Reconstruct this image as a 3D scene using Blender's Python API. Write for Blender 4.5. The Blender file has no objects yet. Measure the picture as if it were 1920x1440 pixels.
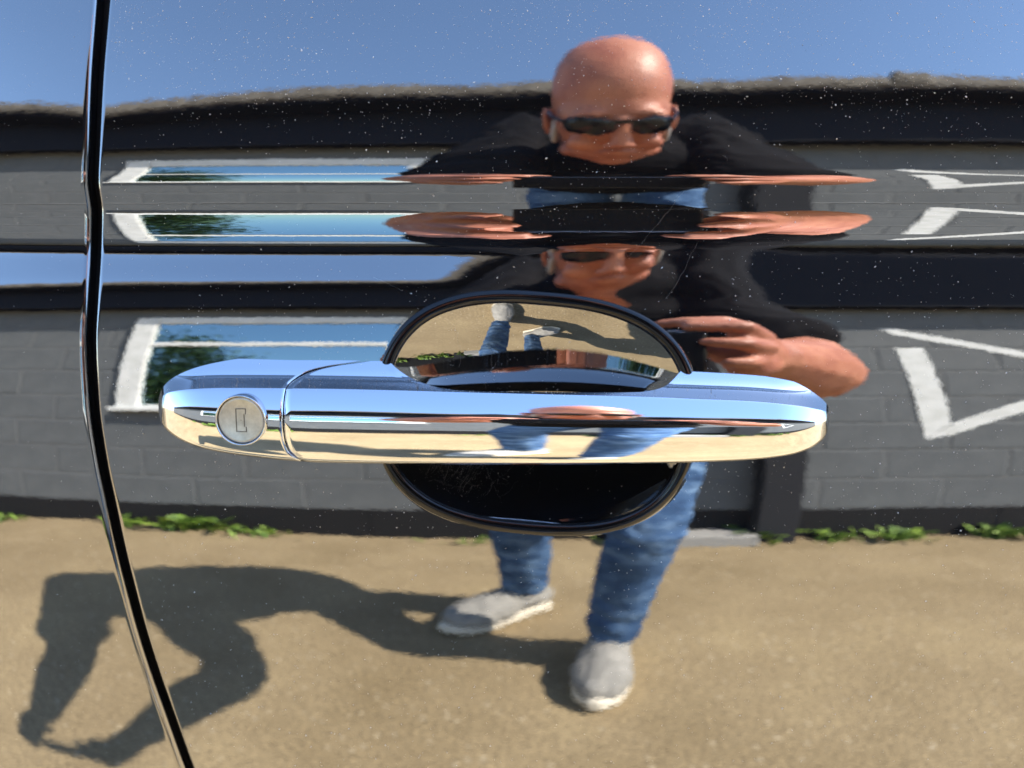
import math
import numpy as np

# ---------------------------------------------------------------- the camera's place and the door's pressed shape
CAM_H, CAM_D, PITCH, FPX = 0.95, 0.247, math.radians(12), 1442.0
YREF = 0.0

def spline(xs, ys):
    """monotone-ish cubic (PCHIP) through the points"""
    xs = np.array(xs, float); ys = np.array(ys, float)
    h = np.diff(xs); d = np.diff(ys) / h
    m = np.zeros_like(ys)
    for i in range(1, len(xs) - 1):
        if d[i-1] * d[i] > 0:
            w1 = 2*h[i] + h[i-1]; w2 = h[i] + 2*h[i-1]
            m[i] = (w1 + w2) / (w1/d[i-1] + w2/d[i])
    m[0], m[-1] = d[0], d[-1]
    def f(x):
        x = np.asarray(x, float)
        xc = np.clip(x, xs[0], xs[-1])
        i = np.clip(np.searchsorted(xs, xc, side='right') - 1, 0, len(h) - 1)
        t = (xc - xs[i]) / h[i]
        r = ((1+2*t)*(1-t)**2*ys[i] + t*(1-t)**2*h[i]*m[i]
             + t*t*(3-2*t)*ys[i+1] + t*t*(t-1)*h[i]*m[i+1])
        return r + (x - xc) * np.where(x < xs[0], m[0], m[-1])
    return f

def sstep(a, b, x):
    t = np.clip((np.asarray(x, float) - a) / (b - a), 0, 1)
    return t*t*(3-2*t)

def alpha(r):
    return -PITCH - np.arctan((np.asarray(r, float) - 720) / FPX)

# elevation (degrees) towards which each height of the pressed panel sends a level look
_R = [-260, 0, 70, 150, 180, 255, 300, 318, 326, 332, 340, 350, 370, 384, 394, 402, 420, 440, 455, 465, 475, 484, 500,
      516, 530, 545, 580, 600, 632, 655, 697, 746, 795, 846, 901, 956, 1010, 1100, 1190, 1335, 1440, 1700]
_E = [49, 42.5, 39, 35, 33.5, 28.5, 23, 19.9, 16.5, 10.5, 2.2, -3.5, -8.5, -6.5, -2, 2.4, 9, 16, 23, 29, 34, 38.5, 42,
      39.5, 35.5, 33, 27.6, 23.8, 19.6, 16.5, 11.5, 6, 0.4, -5.2, -10.7, -15.9, -21.0, -28.4, -33.6, -41, -45.6, -56]
_e = spline(_R, _E)
_cap = spline([-400, 0, 150, 300, 500, 700, 850, 1000, 1120, 1300, 1500, 1900, 2400],
              [39, 39, 41, 41, 40.5, 39.2, 37.0, 35.0, 34.2, 31.8, 30.2, 29.6, 29])

def tau(px, r):
    """upward tilt of the panel at picture column px, row r (radians)"""
    px = np.asarray(px, float); r = np.asarray(r, float)
    sh = 44 * np.exp(-np.clip(px, 170, None) / 420.0) - 26 * np.clip((170 - px) / 170.0, 0, 1.6) - 18 * sstep(900, 1900, px)
    sh = sh * (1 - sstep(200, 312, r))
    lo = 20 * sstep(930, 985, r) * (1 - sstep(1020, 1150, r)) * np.exp(-((px - 250) / 320.0)**2)
    e = _e(r - sh + lo)
    c = _cap(px) - 0.105 * np.clip(r - 474, 0, 80) * np.exp(-((px - 1130) / 260.0)**4)
    c = c - 0.06 * np.clip(508 - r, 0, 50) * sstep(1180, 1380, px)
    w = sstep(444, 462, r) * (1 - sstep(545, 585, r))
    k = 1.2
    capped = -k * np.log(np.exp(-e / k) + np.exp(-c / k))
    e = e + w * (np.minimum(capped, e) - e)
    return (np.radians(e) - alpha(r)) / 2

def plan(x):
    """curve of the door seen from above"""
    x = np.asarray(x, float)
    l = np.clip(-0.03 - x, 0, None)
    return x*x / (2*7.0) + l**3 / (6*0.07*2.6)

def sheet(px):
    """px: (rows, cols) picture columns for rows ROWS -> world points of the pressed sheet"""
    n, m = px.shape
    Y = np.zeros((n, m)); Z = np.zeros((n, m))
    i0 = int(np.argmin(np.abs(ROWS - 720)))
    ta = np.tan(alpha(ROWS))
    Z[i0] = CAM_H + CAM_D * ta[i0]
    for step in (1, -1):
        i = i0
        while 0 <= i + step < n:
            j = i + step
            rm = (ROWS[i] + ROWS[j]) / 2
            t = np.tan(tau(px[i], rm))
            # point on next ray: z = H + (y+D) ta ; y = y0 + t (z - z0)
            y = (Y[i] + t * (CAM_H + CAM_D*ta[j] - Z[i])) / (1 - t*ta[j])
            Y[j] = y; Z[j] = CAM_H + (y + CAM_D) * ta[j]
            i = j
    depth = (Y + CAM_D) * math.cos(PITCH) - (Z - CAM_H) * math.sin(PITCH)
    X = (px - 960) / FPX * depth
    return X, Y, Z
import bpy, bmesh, random
from mathutils import Vector, Matrix, Euler, noise as mnoise

scene = bpy.context.scene
COL = scene.collection

# ---------------------------------------------------------------- camera, sky, sun, exposure
cam_d = bpy.data.cameras.new("camera")
cam = bpy.data.objects.new("camera", cam_d)
COL.objects.link(cam)
cam.location = (0, -CAM_D, CAM_H)
cam.rotation_euler = (math.radians(90) - PITCH, 0, 0)
cam_d.sensor_width = 36.0
cam_d.lens = 36.0 * FPX / 1920.0
cam_d.clip_start = 0.005
cam_d.clip_end = 3000
cam_d.dof.use_dof = True
cam_d.dof.focus_distance = 0.226
cam_d.dof.aperture_fstop = 10.0
scene.camera = cam

SUN = Vector((0.92, 0.45, 1.0)).normalized()
SUN_EL = math.asin(SUN.z)
SUN_ROT = math.atan2(SUN.x, SUN.y)
world = bpy.data.worlds.new("World")
scene.world = world
world.use_nodes = True
wn = world.node_tree
sky = wn.nodes.new("ShaderNodeTexSky")
sky.sky_type = 'NISHITA'
sky.sun_disc = False
sky.sun_elevation = SUN_EL
sky.sun_rotation = SUN_ROT
sky.air_density = 1.0
sky.dust_density = 0.3
sky.ozone_density = 3.2
wn.links.new(sky.outputs[0], wn.nodes["Background"].inputs[0])
wn.nodes["Background"].inputs[1].default_value = 0.146
sun_d = bpy.data.lights.new("sun", 'SUN')
sun_d.energy = 5.0
sun_d.angle = math.radians(0.5)
sun_d.color = (1.0, 0.93, 0.82)
sun = bpy.data.objects.new("sun", sun_d)
COL.objects.link(sun)
sun.rotation_euler = SUN.to_track_quat('Z', 'Y').to_euler()
sun.location = (6, 3, 7)
scene.view_settings.view_transform = 'Standard'
scene.view_settings.look = 'None'
scene.view_settings.exposure = 2.55
scene.view_settings.gamma = 1.0
scene.render.engine = 'CYCLES'
scene.cycles.max_bounces = 10
scene.cycles.glossy_bounces = 6
scene.cycles.caustics_reflective = False
scene.cycles.caustics_refractive = False
scene.cycles.use_denoising = True
rng = random.Random(7)
nrng = np.random.default_rng(11)

# ---------------------------------------------------------------- helpers
def tag(o, label=None, cat=None, group=None, kind=None):
    for k, v in (('label', label), ('category', cat), ('group', group), ('kind', kind)):
        if v: o[k] = v
    return o

def empty(name, loc):
    o = bpy.data.objects.new(name, None)
    COL.objects.link(o); o.location = loc
    return o

def world_loc(o):
    v = Vector((0, 0, 0))
    while o is not None:
        v += o.location; o = o.parent
    return v

def link(name, me, m=None, parent=None):
    """link a mesh whose vertices are in world metres, as a child of parent"""
    o = bpy.data.objects.new(name, me)
    COL.objects.link(o)
    if m is not None and not me.materials: me.materials.append(m)
    if parent is not None:
        o.parent = parent; o.location = -world_loc(parent)
    return o

def mesh_np(name, V, F, smooth=True, normals=None):
    me = bpy.data.meshes.new(name)
    V = np.ascontiguousarray(V, dtype=np.float32); F = np.ascontiguousarray(F, dtype=np.int32)
    me.vertices.add(len(V)); me.vertices.foreach_set("co", V.ravel())
    k = F.shape[1]
    me.loops.add(F.size); me.loops.foreach_set("vertex_index", F.ravel())
    me.polygons.add(len(F))
    me.polygons.foreach_set("loop_start", np.arange(0, F.size, k, dtype=np.int32))
    me.polygons.foreach_set("use_smooth", np.full(len(F), smooth, dtype=bool))
    me.update(calc_edges=True); me.validate()
    if normals is not None:
        me.normals_split_custom_set_from_vertices([tuple(n) for n in normals.tolist()])
    return me

def from_bm(name, bm, smooth=False):
    me = bpy.data.meshes.new(name); bm.normal_update(); bm.to_mesh(me); bm.free()
    if smooth: me.polygons.foreach_set("use_smooth", np.full(len(me.polygons), True))
    return me

def add_box(bm, lo, hi, bev=0.0):
    r = bmesh.ops.create_cube(bm, size=1.0)
    c = [(a+b)/2 for a, b in zip(lo, hi)]; s = [b-a for a, b in zip(lo, hi)]
    for v in r['verts']: v.co = Vector((c[0]+v.co.x*s[0], c[1]+v.co.y*s[1], c[2]+v.co.z*s[2]))
    if bev:
        es = list({e for v in r['verts'] for e in v.link_edges})
        bmesh.ops.bevel(bm, geom=es, offset=bev, segments=2, affect='EDGES', profile=0.5)

def box_mesh(name, lo, hi, bev=0.0):
    bm = bmesh.new(); add_box(bm, lo, hi, bev); return from_bm(name, bm)

def add_poly_prism(bm, pts, y0, y1):
    """pts: (x,z) outline, extruded from y0 to y1"""
    a = [bm.verts.new((x, y0, z)) for x, z in pts]; b = [bm.verts.new((x, y1, z)) for x, z in pts]
    bm.faces.new(a); bm.faces.new(b[::-1])
    n = len(pts)
    for i in range(n): bm.faces.new((a[i], b[i], b[(i+1) % n], a[(i+1) % n]))

# ---------------------------------------------------------------- materials
def mat(name, base, rough=0.5, metal=0.0, ior=1.45, spec=None):
    m = bpy.data.materials.new(name); m.use_nodes = True
    b = m.node_tree.nodes["Principled BSDF"]
    b.inputs["Base Color"].default_value = (*base, 1)
    b.inputs["Roughness"].default_value = rough
    b.inputs["Metallic"].default_value = metal
    b.inputs["IOR"].default_value = ior
    if spec is not None: b.inputs["Specular IOR Level"].default_value = spec
    return m

def nd(m, kind, **kw):
    n = m.node_tree.nodes.new(kind)
    for k, v in kw.items(): setattr(n, k, v)
    return n

def noise_col(m, scale, stops, detail=6, rough=0.6, coord="Object", target="Base Color", stretch=None):
    t = m.node_tree
    tc = nd(m, "ShaderNodeTexCoord"); n = nd(m, "ShaderNodeTexNoise"); cr = nd(m, "ShaderNodeValToRGB")
    n.inputs["Scale"].default_value = scale; n.inputs["Detail"].default_value = detail
    n.inputs["Roughness"].default_value = rough
    src = tc.outputs[coord]
    if stretch:
        mp = nd(m, "ShaderNodeMapping"); mp.inputs["Scale"].default_value = stretch
        t.links.new(src, mp.inputs[0]); src = mp.outputs[0]
    t.links.new(src, n.inputs["Vector"]); t.links.new(n.outputs["Fac"], cr.inputs[0])
    e = cr.color_ramp.elements
    while len(e) < len(stops): e.new(0.5)
    for el, (p, c) in zip(e, stops):
        el.position = p; el.color = (*c, 1)
    if target: t.links.new(cr.outputs[0], t.nodes["Principled BSDF"].inputs[target])
    return cr, n, src

def add_bump(m, scale, dist, strength=1.0, detail=2, stretch=None):
    t = m.node_tree
    tc = nd(m, "ShaderNodeTexCoord"); n = nd(m, "ShaderNodeTexNoise"); b = nd(m, "ShaderNodeBump")
    n.inputs["Scale"].default_value = scale; n.inputs["Detail"].default_value = detail
    b.inputs["Distance"].default_value = dist; b.inputs["Strength"].default_value = strength
    src = tc.outputs["Object"]
    if stretch:
        mp = nd(m, "ShaderNodeMapping"); mp.inputs["Scale"].default_value = stretch
        t.links.new(src, mp.inputs[0]); src = mp.outputs[0]
    t.links.new(src, n.inputs["Vector"]); t.links.new(n.outputs["Fac"], b.inputs["Height"])
    t.links.new(b.outputs[0], t.nodes["Principled BSDF"].inputs["Normal"])
    return b

M = {}
M['paint'] = mat("black_gloss_paint", (0.0035, 0.0036, 0.0042), 0.012, 0, 2.7)
add_bump(M['paint'], 330, 6.0e-6, 1.0, 2, (0.7, 1, 1))
M['chrome'] = mat("chrome", (0.53, 0.545, 0.565), 0.02, 1.0)
add_bump(M['chrome'], 260, 1.2e-6, 1.0, 1.0)
noise_col(M['chrome'], 90, [(0.42, (0.012, 0.012, 0.012)), (0.72, (0.075, 0.075, 0.075))], 6, 0.7, target="Roughness", stretch=(0.4, 1, 1))
M['lock'] = mat("brushed_lock_face", (0.52, 0.50, 0.46), 0.36, 1.0)
add_bump(M['lock'], 2600, 1.2e-5, 1.0, 3)
M['slot'] = mat("key_slot_dark", (0.2, 0.185, 0.165), 0.4, 0.8)
M['trim'] = mat('gloss_black_trim', (0.004, 0.004, 0.0045), 0.06, 0, 1.42)
M['rubber'] = mat("black_rubber", (0.006, 0.006, 0.006), 0.6, spec=0.2)
M['plastic'] = mat('black_plastic', (0.026, 0.031, 0.042), 0.5)
M['scratch'] = mat('scratch_haze', (0.35, 0.34, 0.32), 0.7)
M['dust'] = mat("pale_dust", (0.74, 0.73, 0.70), 0.9)
M['ground'] = mat("sandy_concrete", (0.3, 0.23, 0.15), 0.9)
M['wall'] = mat("grey_painted_block", (0.11, 0.11, 0.105), 0.75)
M['mortar'] = mat("grey_painted_joint", (0.128, 0.132, 0.133), 0.85)
M['plinth'] = mat("black_painted_block", (0.014, 0.014, 0.015), 0.7, spec=0.2)
M['fascia'] = mat("black_fascia", (0.009, 0.010, 0.015), 0.6, spec=0.12)
M['lip'] = mat("weathered_roof_edge", (0.13, 0.115, 0.095), 0.9)
M['white'] = mat("white_paint", (0.74, 0.74, 0.71), 0.5)
M['pane'] = mat("mirror_tint_glass", (0.42, 0.56, 0.60), 0.015, 1.0)  # mirror strength and teal tint added to brighten the sky reflected in the glass
M['room'] = mat("dark_room", (0.02, 0.022, 0.025), 0.9)
M['skin'] = mat("skin", (0.56, 0.27, 0.175), 0.46)
M['tee'] = mat("black_cotton", (0.014, 0.014, 0.016), 0.9, spec=0.06)
M['jean'] = mat("blue_denim", (0.06, 0.12, 0.24), 0.9, spec=0.1)
M['shoe'] = mat("grey_mesh_shoe", (0.36, 0.36, 0.35), 0.8)
M['sole'] = mat("cream_sole", (0.62, 0.56, 0.45), 0.7)
M['lens'] = mat("dark_lens", (0.006, 0.006, 0.007), 0.05)
M['stubble'] = mat("grey_hair", (0.42, 0.40, 0.385), 0.8)
M['phone'] = mat("black_phone", (0.008, 0.008, 0.009), 0.25)
M['phone_edge'] = mat("steel_phone_edge", (0.5, 0.5, 0.52), 0.25, 1.0)
M['weed'] = mat("weed_leaf", (0.12, 0.24, 0.025), 0.6)
M['leaf'] = mat("tree_leaf", (0.055, 0.105, 0.02), 0.6)
M['bark'] = mat("tree_bark", (0.11, 0.08, 0.055), 0.9)
M['step'] = mat("pale_concrete", (0.30, 0.29, 0.27), 0.9)
M['box'] = mat("black_cabinet", (0.026, 0.027, 0.031), 0.6, spec=0.15)
M['boxgrey'] = mat("dark_grey_door", (0.075, 0.075, 0.075), 0.6)

# ground: mottled sandy concrete with fine grit
cr, n1, s1 = noise_col(M['ground'], 2.2, [(0.25, (0.21, 0.155, 0.082)), (0.52, (0.30, 0.229, 0.132)), (0.78, (0.385, 0.30, 0.17))], 9, 0.65)
t = M['ground'].node_tree
n2 = nd(M['ground'], "ShaderNodeTexNoise"); n2.inputs["Scale"].default_value = 95; n2.inputs["Detail"].default_value = 5
n2.inputs["Roughness"].default_value = 0.7
r2 = nd(M['ground'], "ShaderNodeValToRGB")
r2.color_ramp.elements[0].position = 0.36; r2.color_ramp.elements[0].color = (0.30, 0.29, 0.28, 1)
r2.color_ramp.elements[1].position = 0.66; r2.color_ramp.elements[1].color = (1.6, 1.58, 1.5, 1)
mx = nd(M['ground'], "ShaderNodeMix", data_type='RGBA', blend_type='MULTIPLY')
mx.inputs[0].default_value = 0.62
t.links.new(s1, n2.inputs["Vector"]); t.links.new(n2.outputs["Fac"], r2.inputs[0])
t.links.new(cr.outputs[0], mx.inputs[6]); t.links.new(r2.outputs[0], mx.inputs[7])
vz = nd(M['ground'], "ShaderNodeTexVoronoi"); vz.inputs["Scale"].default_value = 42; vz.inputs["Randomness"].default_value = 1.0
vr = nd(M['ground'], "ShaderNodeValToRGB")
vr.color_ramp.elements[0].position = 0.16; vr.color_ramp.elements[0].color = (0.5, 0.5, 0.5, 1)
vr.color_ramp.elements[1].position = 0.30; vr.color_ramp.elements[1].color = (0, 0, 0, 1)
vm = nd(M['ground'], "ShaderNodeMath", operation='MULTIPLY')
vg = nd(M['ground'], "ShaderNodeMath", operation='GREATER_THAN'); vg.inputs[1].default_value = 0.66
sx_ = nd(M['ground'], "ShaderNodeSeparateColor")
mx2 = nd(M['ground'], "ShaderNodeMix", data_type='RGBA'); mx2.inputs[7].default_value = (0.52, 0.44, 0.31, 1)
t.links.new(s1, vz.inputs["Vector"]); t.links.new(vz.outputs["Distance"], vr.inputs[0]); t.links.new(vz.outputs["Color"], sx_.inputs[0])
t.links.new(sx_.outputs[0], vg.inputs[0]); t.links.new(vr.outputs[0], vm.inputs[0]); t.links.new(vg.outputs[0], vm.inputs[1])
t.links.new(vm.outputs[0], mx2.inputs[0]); t.links.new(mx.outputs[2], mx2.inputs[6])
t.links.new(mx2.outputs[2], t.nodes["Principled BSDF"].inputs["Base Color"])
add_bump(M['ground'], 140, 0.004, 0.8, 5)
noise_col(M['wall'], 9, [(0.3, (0.096, 0.104, 0.109)), (0.7, (0.132, 0.140, 0.144))], 7, 0.7)
add_bump(M['wall'], 160, 0.002, 0.8, 4)
noise_col(M['lip'], 18, [(0.3, (0.07, 0.06, 0.05)), (0.7, (0.19, 0.17, 0.14))], 6, 0.7)
noise_col(M['white'], 14, [(0.3, (0.62, 0.62, 0.58)), (0.6, (0.78, 0.78, 0.75))], 5, 0.7)
noise_col(M['jean'], 16, [(0.3, (0.022, 0.048, 0.11)), (0.5, (0.055, 0.11, 0.22)), (0.72, (0.17, 0.27, 0.42))], 5, 0.6, stretch=(1, 1, 1.7))
noise_col(M['skin'], 19, [(0.28, (0.30, 0.092, 0.058)), (0.5, (0.46, 0.175, 0.105)), (0.75, (0.60, 0.27, 0.165))], 7, 0.68)
add_bump(M['skin'], 320, 0.0012, 0.5, 3)
noise_col(M['shoe'], 30, [(0.3, (0.19, 0.182, 0.165)), (0.7, (0.32, 0.305, 0.275))], 5, 0.6)
noise_col(M['lock'], 300, [(0.3, (0.42, 0.40, 0.36)), (0.7, (0.62, 0.59, 0.53))], 5, 0.7)
noise_col(M['tee'], 12, [(0.3, (0.006, 0.006, 0.007)), (0.7, (0.013, 0.0125, 0.014))], 4, 0.6)
for k, a, b in (('weed', (0.045, 0.11, 0.012), (0.21, 0.31, 0.04)), ('leaf', (0.03, 0.065, 0.012), (0.09, 0.16, 0.03))):
    noise_col(M[k], 30 if k == 'weed' else 1.4, [(0.35, a), (0.65, b)], 3, 0.6)
# ================================================================ THE CAR: door skin, rear panel, recess, gap, handle
car = tag(empty("car", (0, 0.12, 0)), "glossy black car side with a chrome door handle, mirroring a man and a grey wall", "car")

_gap = spline([-260, -100, 0, 150, 260, 335, 400, 480, 560, 640, 760, 870, 950, 1040, 1110, 1190, 1270, 1350, 1440, 1700],
              [203, 191, 183, 171, 166, 163, 170, 168, 163, 159, 165, 181, 198, 218, 236, 258, 284, 313, 346, 455])
ROWS = np.concatenate([np.arange(-260, -20, 12), np.arange(-20, 308, 2.0), np.arange(308, 350, 1.0),
                       np.arange(350, 460, 2), np.arange(460, 540, 1.5), np.arange(540, 1460, 2.0), np.arange(1460, 1701, 15)])
PXM = 0.000165                                   # metres per picture column at the door, for edge radii

# recess behind the handle: an elliptical dish with a short steep lip round a rounded opening
def _uv(px, r):
    c, s = math.cos(0.0875), math.sin(0.0875)
    dx, dy = px - 1004.5, r - 776.2
    return dx*c + dy*s, -dx*s + dy*c
def bowl_rho(px, r):
    u, v = _uv(px, r)
    return (np.abs(u/280.5)**2.6 + np.abs(v/208.2)**2.6)**(1/2.6)
def bowl(px, r):
    u, v = _uv(px, r)
    dish = 0.0148 * (1 - (u/312.0)**2 - (v/231.0)**2)
    dish = dish * (1 + 0.72 * sstep(735, 868, r))
    t_ = np.clip((1.085 - bowl_rho(px, r)) / 0.085, 0, 1)
    return np.maximum(dish, -0.001) * (t_**2 * (3 - 2*t_))

def grid_faces(n, m):
    i = np.arange(n*m).reshape(n, m)
    return np.stack([i[:-1, :-1], i[1:, :-1], i[1:, 1:], i[:-1, 1:]], -1).reshape(-1, 4)

def grid_normals(P, out):
    du = np.gradient(P, axis=1); dv = np.gradient(P, axis=0)
    N = np.cross(dv, du); L = np.linalg.norm(N, axis=-1, keepdims=True); N = N / np.where(L < 1e-20, 1, L)
    if (N * np.array(out)).sum() < 0: N = -N
    return N

def extend(P):
    """carry the panel on above and below the picture, down to the sill"""
    top, bot = [], []
    d = P[0] - P[1]
    for k in (4, 9): top.append(P[0] + d * k)
    z0 = P[-1]
    for k, z in enumerate((0.60, 0.50, 0.40, 0.32, 0.26)):
        q = z0.copy(); q[:, 2] = z + (P[-1, :, 2] - P[-1, :, 2].mean())*0.2
        q[:, 1] = P[-1, :, 1] + 0.055*(P[-1, :, 2]-q[:, 2]) + 0.25*(P[-1, :, 2]-q[:, 2])**2
        bot.append(q)
    return np.concatenate([np.stack(top[::-1]), P, np.stack(bot)])

RR = 0.0017                                      # edge radius of the panels along the gap
th = np.linspace(0, math.pi/2, 9)
roll = RR * (1 - np.cos(th)) / PXM * 1.0         # columns from the edge
# --- front door
offs = np.concatenate([[0, 0, 0], RR*(1-np.sin(th[::-1]))[0:] / PXM])      # flange, then the rolled edge
offs = np.concatenate([offs, np.arange(RR/PXM + 2, 40, 2), np.arange(40, 1830, 4), np.arange(1830, 2260, 26)])
HALF = spline([-260, 0, 300, 700, 1000, 1440, 1700], [13, 12, 10, 9.2, 9, 9, 9])
rr = ROWS[:, None]
edge = _gap(ROWS) + HALF(ROWS)
base = 168.0
px = base + offs[None, :] + (edge[:, None] - base) * np.clip(1 - offs[None, :] / 760.0, 0, 1)**1.5
X, Y, Z = sheet(px)
Y = Y + plan(X)
PANEL = np.stack([X, Y, Z], -1)
Y = Y + bowl(px, rr)
dd = offs * PXM
drop = np.where(dd < RR, RR - np.sqrt(np.clip(RR**2 - (RR - dd)**2, 0, None)), 0)
drop[0] = RR + 0.010; drop[1] = RR + 0.003
Y = Y + drop[None, :]
P = np.stack([X, Y, Z], -1)
RHO = bowl_rho(px, rr)
nt = 2
Pe = extend(P)
N = grid_normals(Pe, (0, -1, 0))
F = grid_faces(*Pe.shape[:2])
rho_full = np.pad(RHO, ((nt, 5), (0, 0)), constant_values=9.0)
inside = rho_full.ravel()[F].mean(1) < 0.93
V = Pe.reshape(-1, 3); NN = N.reshape(-1, 3)
def sub(name, mask):
    f = F[mask]; used, inv = np.unique(f, return_inverse=True)
    return mesh_np(name, V[used], inv.reshape(f.shape), True, NN[used])
front_door = link("front_door", sub("front_door", ~inside), M['paint'], car)
recess = link("handle_recess", sub("handle_recess", inside), M['paint'], front_door)
DOOR_P, DOOR_N, DOOR_PX = P, grid_normals(P, (0, -1, 0)), px

# --- black trim bead round the opening
def panel_at(c, r):
    i = int(np.clip(np.searchsorted(ROWS, r) - 1, 0, len(ROWS) - 2)); t_ = (r - ROWS[i]) / (ROWS[i+1] - ROWS[i])
    q = [np.array([np.interp(c, px[k, 4:], PANEL[k, 4:, a]) for a in range(3)]) for k in (i, i + 1)]
    return q[0]*(1-t_) + q[1]*t_
NB, NS = 260, 14
ctr = []
for k in range(NB):
    a = 2*math.pi*k/NB; ca, sa = math.cos(a), math.sin(a)
    rad = 1.04 / ((abs(ca)/280.5)**2.6 + (abs(sa)/208.2)**2.6)**(1/2.6)
    u, v = rad*ca, rad*sa; c, s = math.cos(0.0875), math.sin(0.0875)
    ctr.append(panel_at(1004.5 + u*c - v*s, 776.2 + u*s + v*c))
ctr = np.array(ctr); mid_ = ctr.mean(0)
B = np.zeros((NB, NS, 3))
for k in range(NB):
    tg = ctr[(k+1) % NB] - ctr[k-1]; tg /= np.linalg.norm(tg)
    ax = np.array([0, -1.0, 0.1]); ax -= tg*ax.dot(tg); ax /= np.linalg.norm(ax); sd = np.cross(tg, ax)
    if sd.dot(ctr[k] - mid_) < 0: sd = -sd
    for j in range(NS):
        b_ = 2*math.pi*j/NS
        B[k, j] = ctr[k] + np.array([0, 0.0009, 0]) + sd*0.0023*math.cos(b_) + ax*0.0015*math.sin(b_)
iB = np.arange(NB*NS).reshape(NB, NS); kB = np.roll(iB, -1, 0)
FB = np.stack([iB, kB, np.roll(kB, -1, 1), np.roll(iB, -1, 1)], -1).reshape(-1, 4)
link("recess_trim", mesh_np("recess_trim", B.reshape(-1, 3), FB, True), M['trim'], front_door)

# --- rear panel
offs2 = np.concatenate([[0, 0, 0], RR*(1-np.sin(th[::-1])) / PXM, np.arange(RR/PXM + 2, 40, 2), np.arange(40, 240, 4), np.arange(240, 620, 26)])
edge2 = _gap(ROWS) - HALF(ROWS)
px2 = base - offs2[None, :] + (edge2[:, None] - base) * np.clip(1 - offs2[None, :] / 700.0, 0, 1)**1.5
X, Y, Z = sheet(px2)
dd = offs2 * PXM
drop = np.where(dd < RR, RR - np.sqrt(np.clip(RR**2 - (RR - dd)**2, 0, None)), 0)
drop[0] = RR + 0.010; drop[1] = RR + 0.003
Y = Y + plan(X) + drop[None, :] + 0.0004
P2 = np.stack([X, Y, Z], -1)
Pe2 = extend(P2)
N2 = grid_normals(Pe2, (0, -1, 0))
link("rear_panel", mesh_np("rear_panel", Pe2.reshape(-1, 3), grid_faces(*Pe2.shape[:2])[:, ::-1], True, N2.reshape(-1, 3)), M['paint'], car)

# --- rubber strip deep in the shut line
i = np.arange(0, len(ROWS), 6)
cl = (P[i, 0] + P2[i, 0]) / 2
bm = bmesh.new(); prev = None
for k in range(len(i)):
    c = Vector(cl[k]); ring = []
    for a in range(9):
        t_ = math.pi * a / 8
        ring.append(bm.verts.new((c.x - 0.0046*math.cos(t_), c.y - 0.0035 - 0.003*math.sin(t_), c.z)))
    if prev:
        for a in range(8): bm.faces.new((prev[a], prev[a+1], ring[a+1], ring[a]))
    prev = ring
link("door_seal", from_bm("door_seal", bm, True), M['rubber'], car)

# ---------------------------------------------------------------- chrome handle
def at(px, row, y):
    """world point where the look through column px, row meets the plane at depth y (arrays)"""
    a = alpha(row)
    z = CAM_H + (y + CAM_D) * np.tan(a)
    depth = (y + CAM_D) * math.cos(PITCH) - (z - CAM_H) * math.sin(PITCH)
    return np.stack(np.broadcast_arrays((px - 960) / FPX * depth, y, z), -1)

UL, UR = 297.0, 1556.0
_T = spline([297, 300, 306, 318, 340, 375, 420, 470, 520, 600, 700, 716, 733, 745, 770, 800, 830, 860, 920, 1000, 1150, 1200, 1222, 1245, 1262,
             1272, 1280, 1300, 1350, 1400, 1450, 1500, 1530, 1546, 1553, 1556],
            [752, 738, 726, 713, 700, 687, 677, 670, 667, 667, 669, 671, 681, 692, 708, 720, 728, 732, 734, 735, 736, 735, 732, 725, 712,
             701, 693, 691, 695, 701, 708, 719, 733, 749, 760, 772])
_C = spline([297, 303, 320, 360, 420, 600, 800, 1000, 1200, 1300, 1400, 1480, 1530, 1550, 1556], [758, 744, 735, 730, 728, 729.5, 734, 739, 744, 748, 752, 759, 767, 772, 776])
_B = spline([297, 299, 305, 318, 340, 375, 420, 470, 535, 600, 800, 1000, 1200, 1350, 1420, 1480, 1520, 1542, 1552, 1556],
            [764, 782, 797, 811, 825, 839, 849, 856, 863, 867, 870, 870.5, 869, 865, 861, 853, 840, 824, 808, 788])
def yfront(u):
    tl = np.clip((u - UL) / 95.0, 0, 1); tr = np.clip((UR - u) / 105.0, 0, 1)
    arch = -0.0104 - 0.004 * np.sqrt(np.clip(1 - ((u - 930) / 660.0)**2, 0, 1))
    s = np.sqrt(np.clip(1 - (1 - tl)**2.4, 0, 1)) * np.sqrt(np.clip(1 - (1 - tr)**2.4, 0, 1))
    return -0.002 + (arch + 0.002) * s

# tilt (degrees) of the front face by canonical row, 740 = crease, 869 = lower edge
_tf = spline([700, 737, 741, 746, 765, 783, 792, 802, 815, 830, 850, 859, 863, 867, 869], [47, 46, 41, 34.5, 30, 24.5, 16, 5, -3.5, -6.5, -10, -14, -32, -60, -80])
CR = np.concatenate([np.linspace(740, 780, 40), np.linspace(781, 818, 60), np.linspace(819, 858, 34), np.linspace(859, 869, 26)])
def prof():
    rr_ = CR; sc = 0.000150
    dz = -np.gradient(rr_) * sc
    y = np.zeros_like(rr_)
    for k in range(1, len(rr_)):
        y[k] = y[k-1] + math.tan(math.radians(float(_tf((rr_[k]+rr_[k-1])/2)))) * -(rr_[k]-rr_[k-1]) * sc
    return y
YP = prof(); YP = YP - YP.min()

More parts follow.
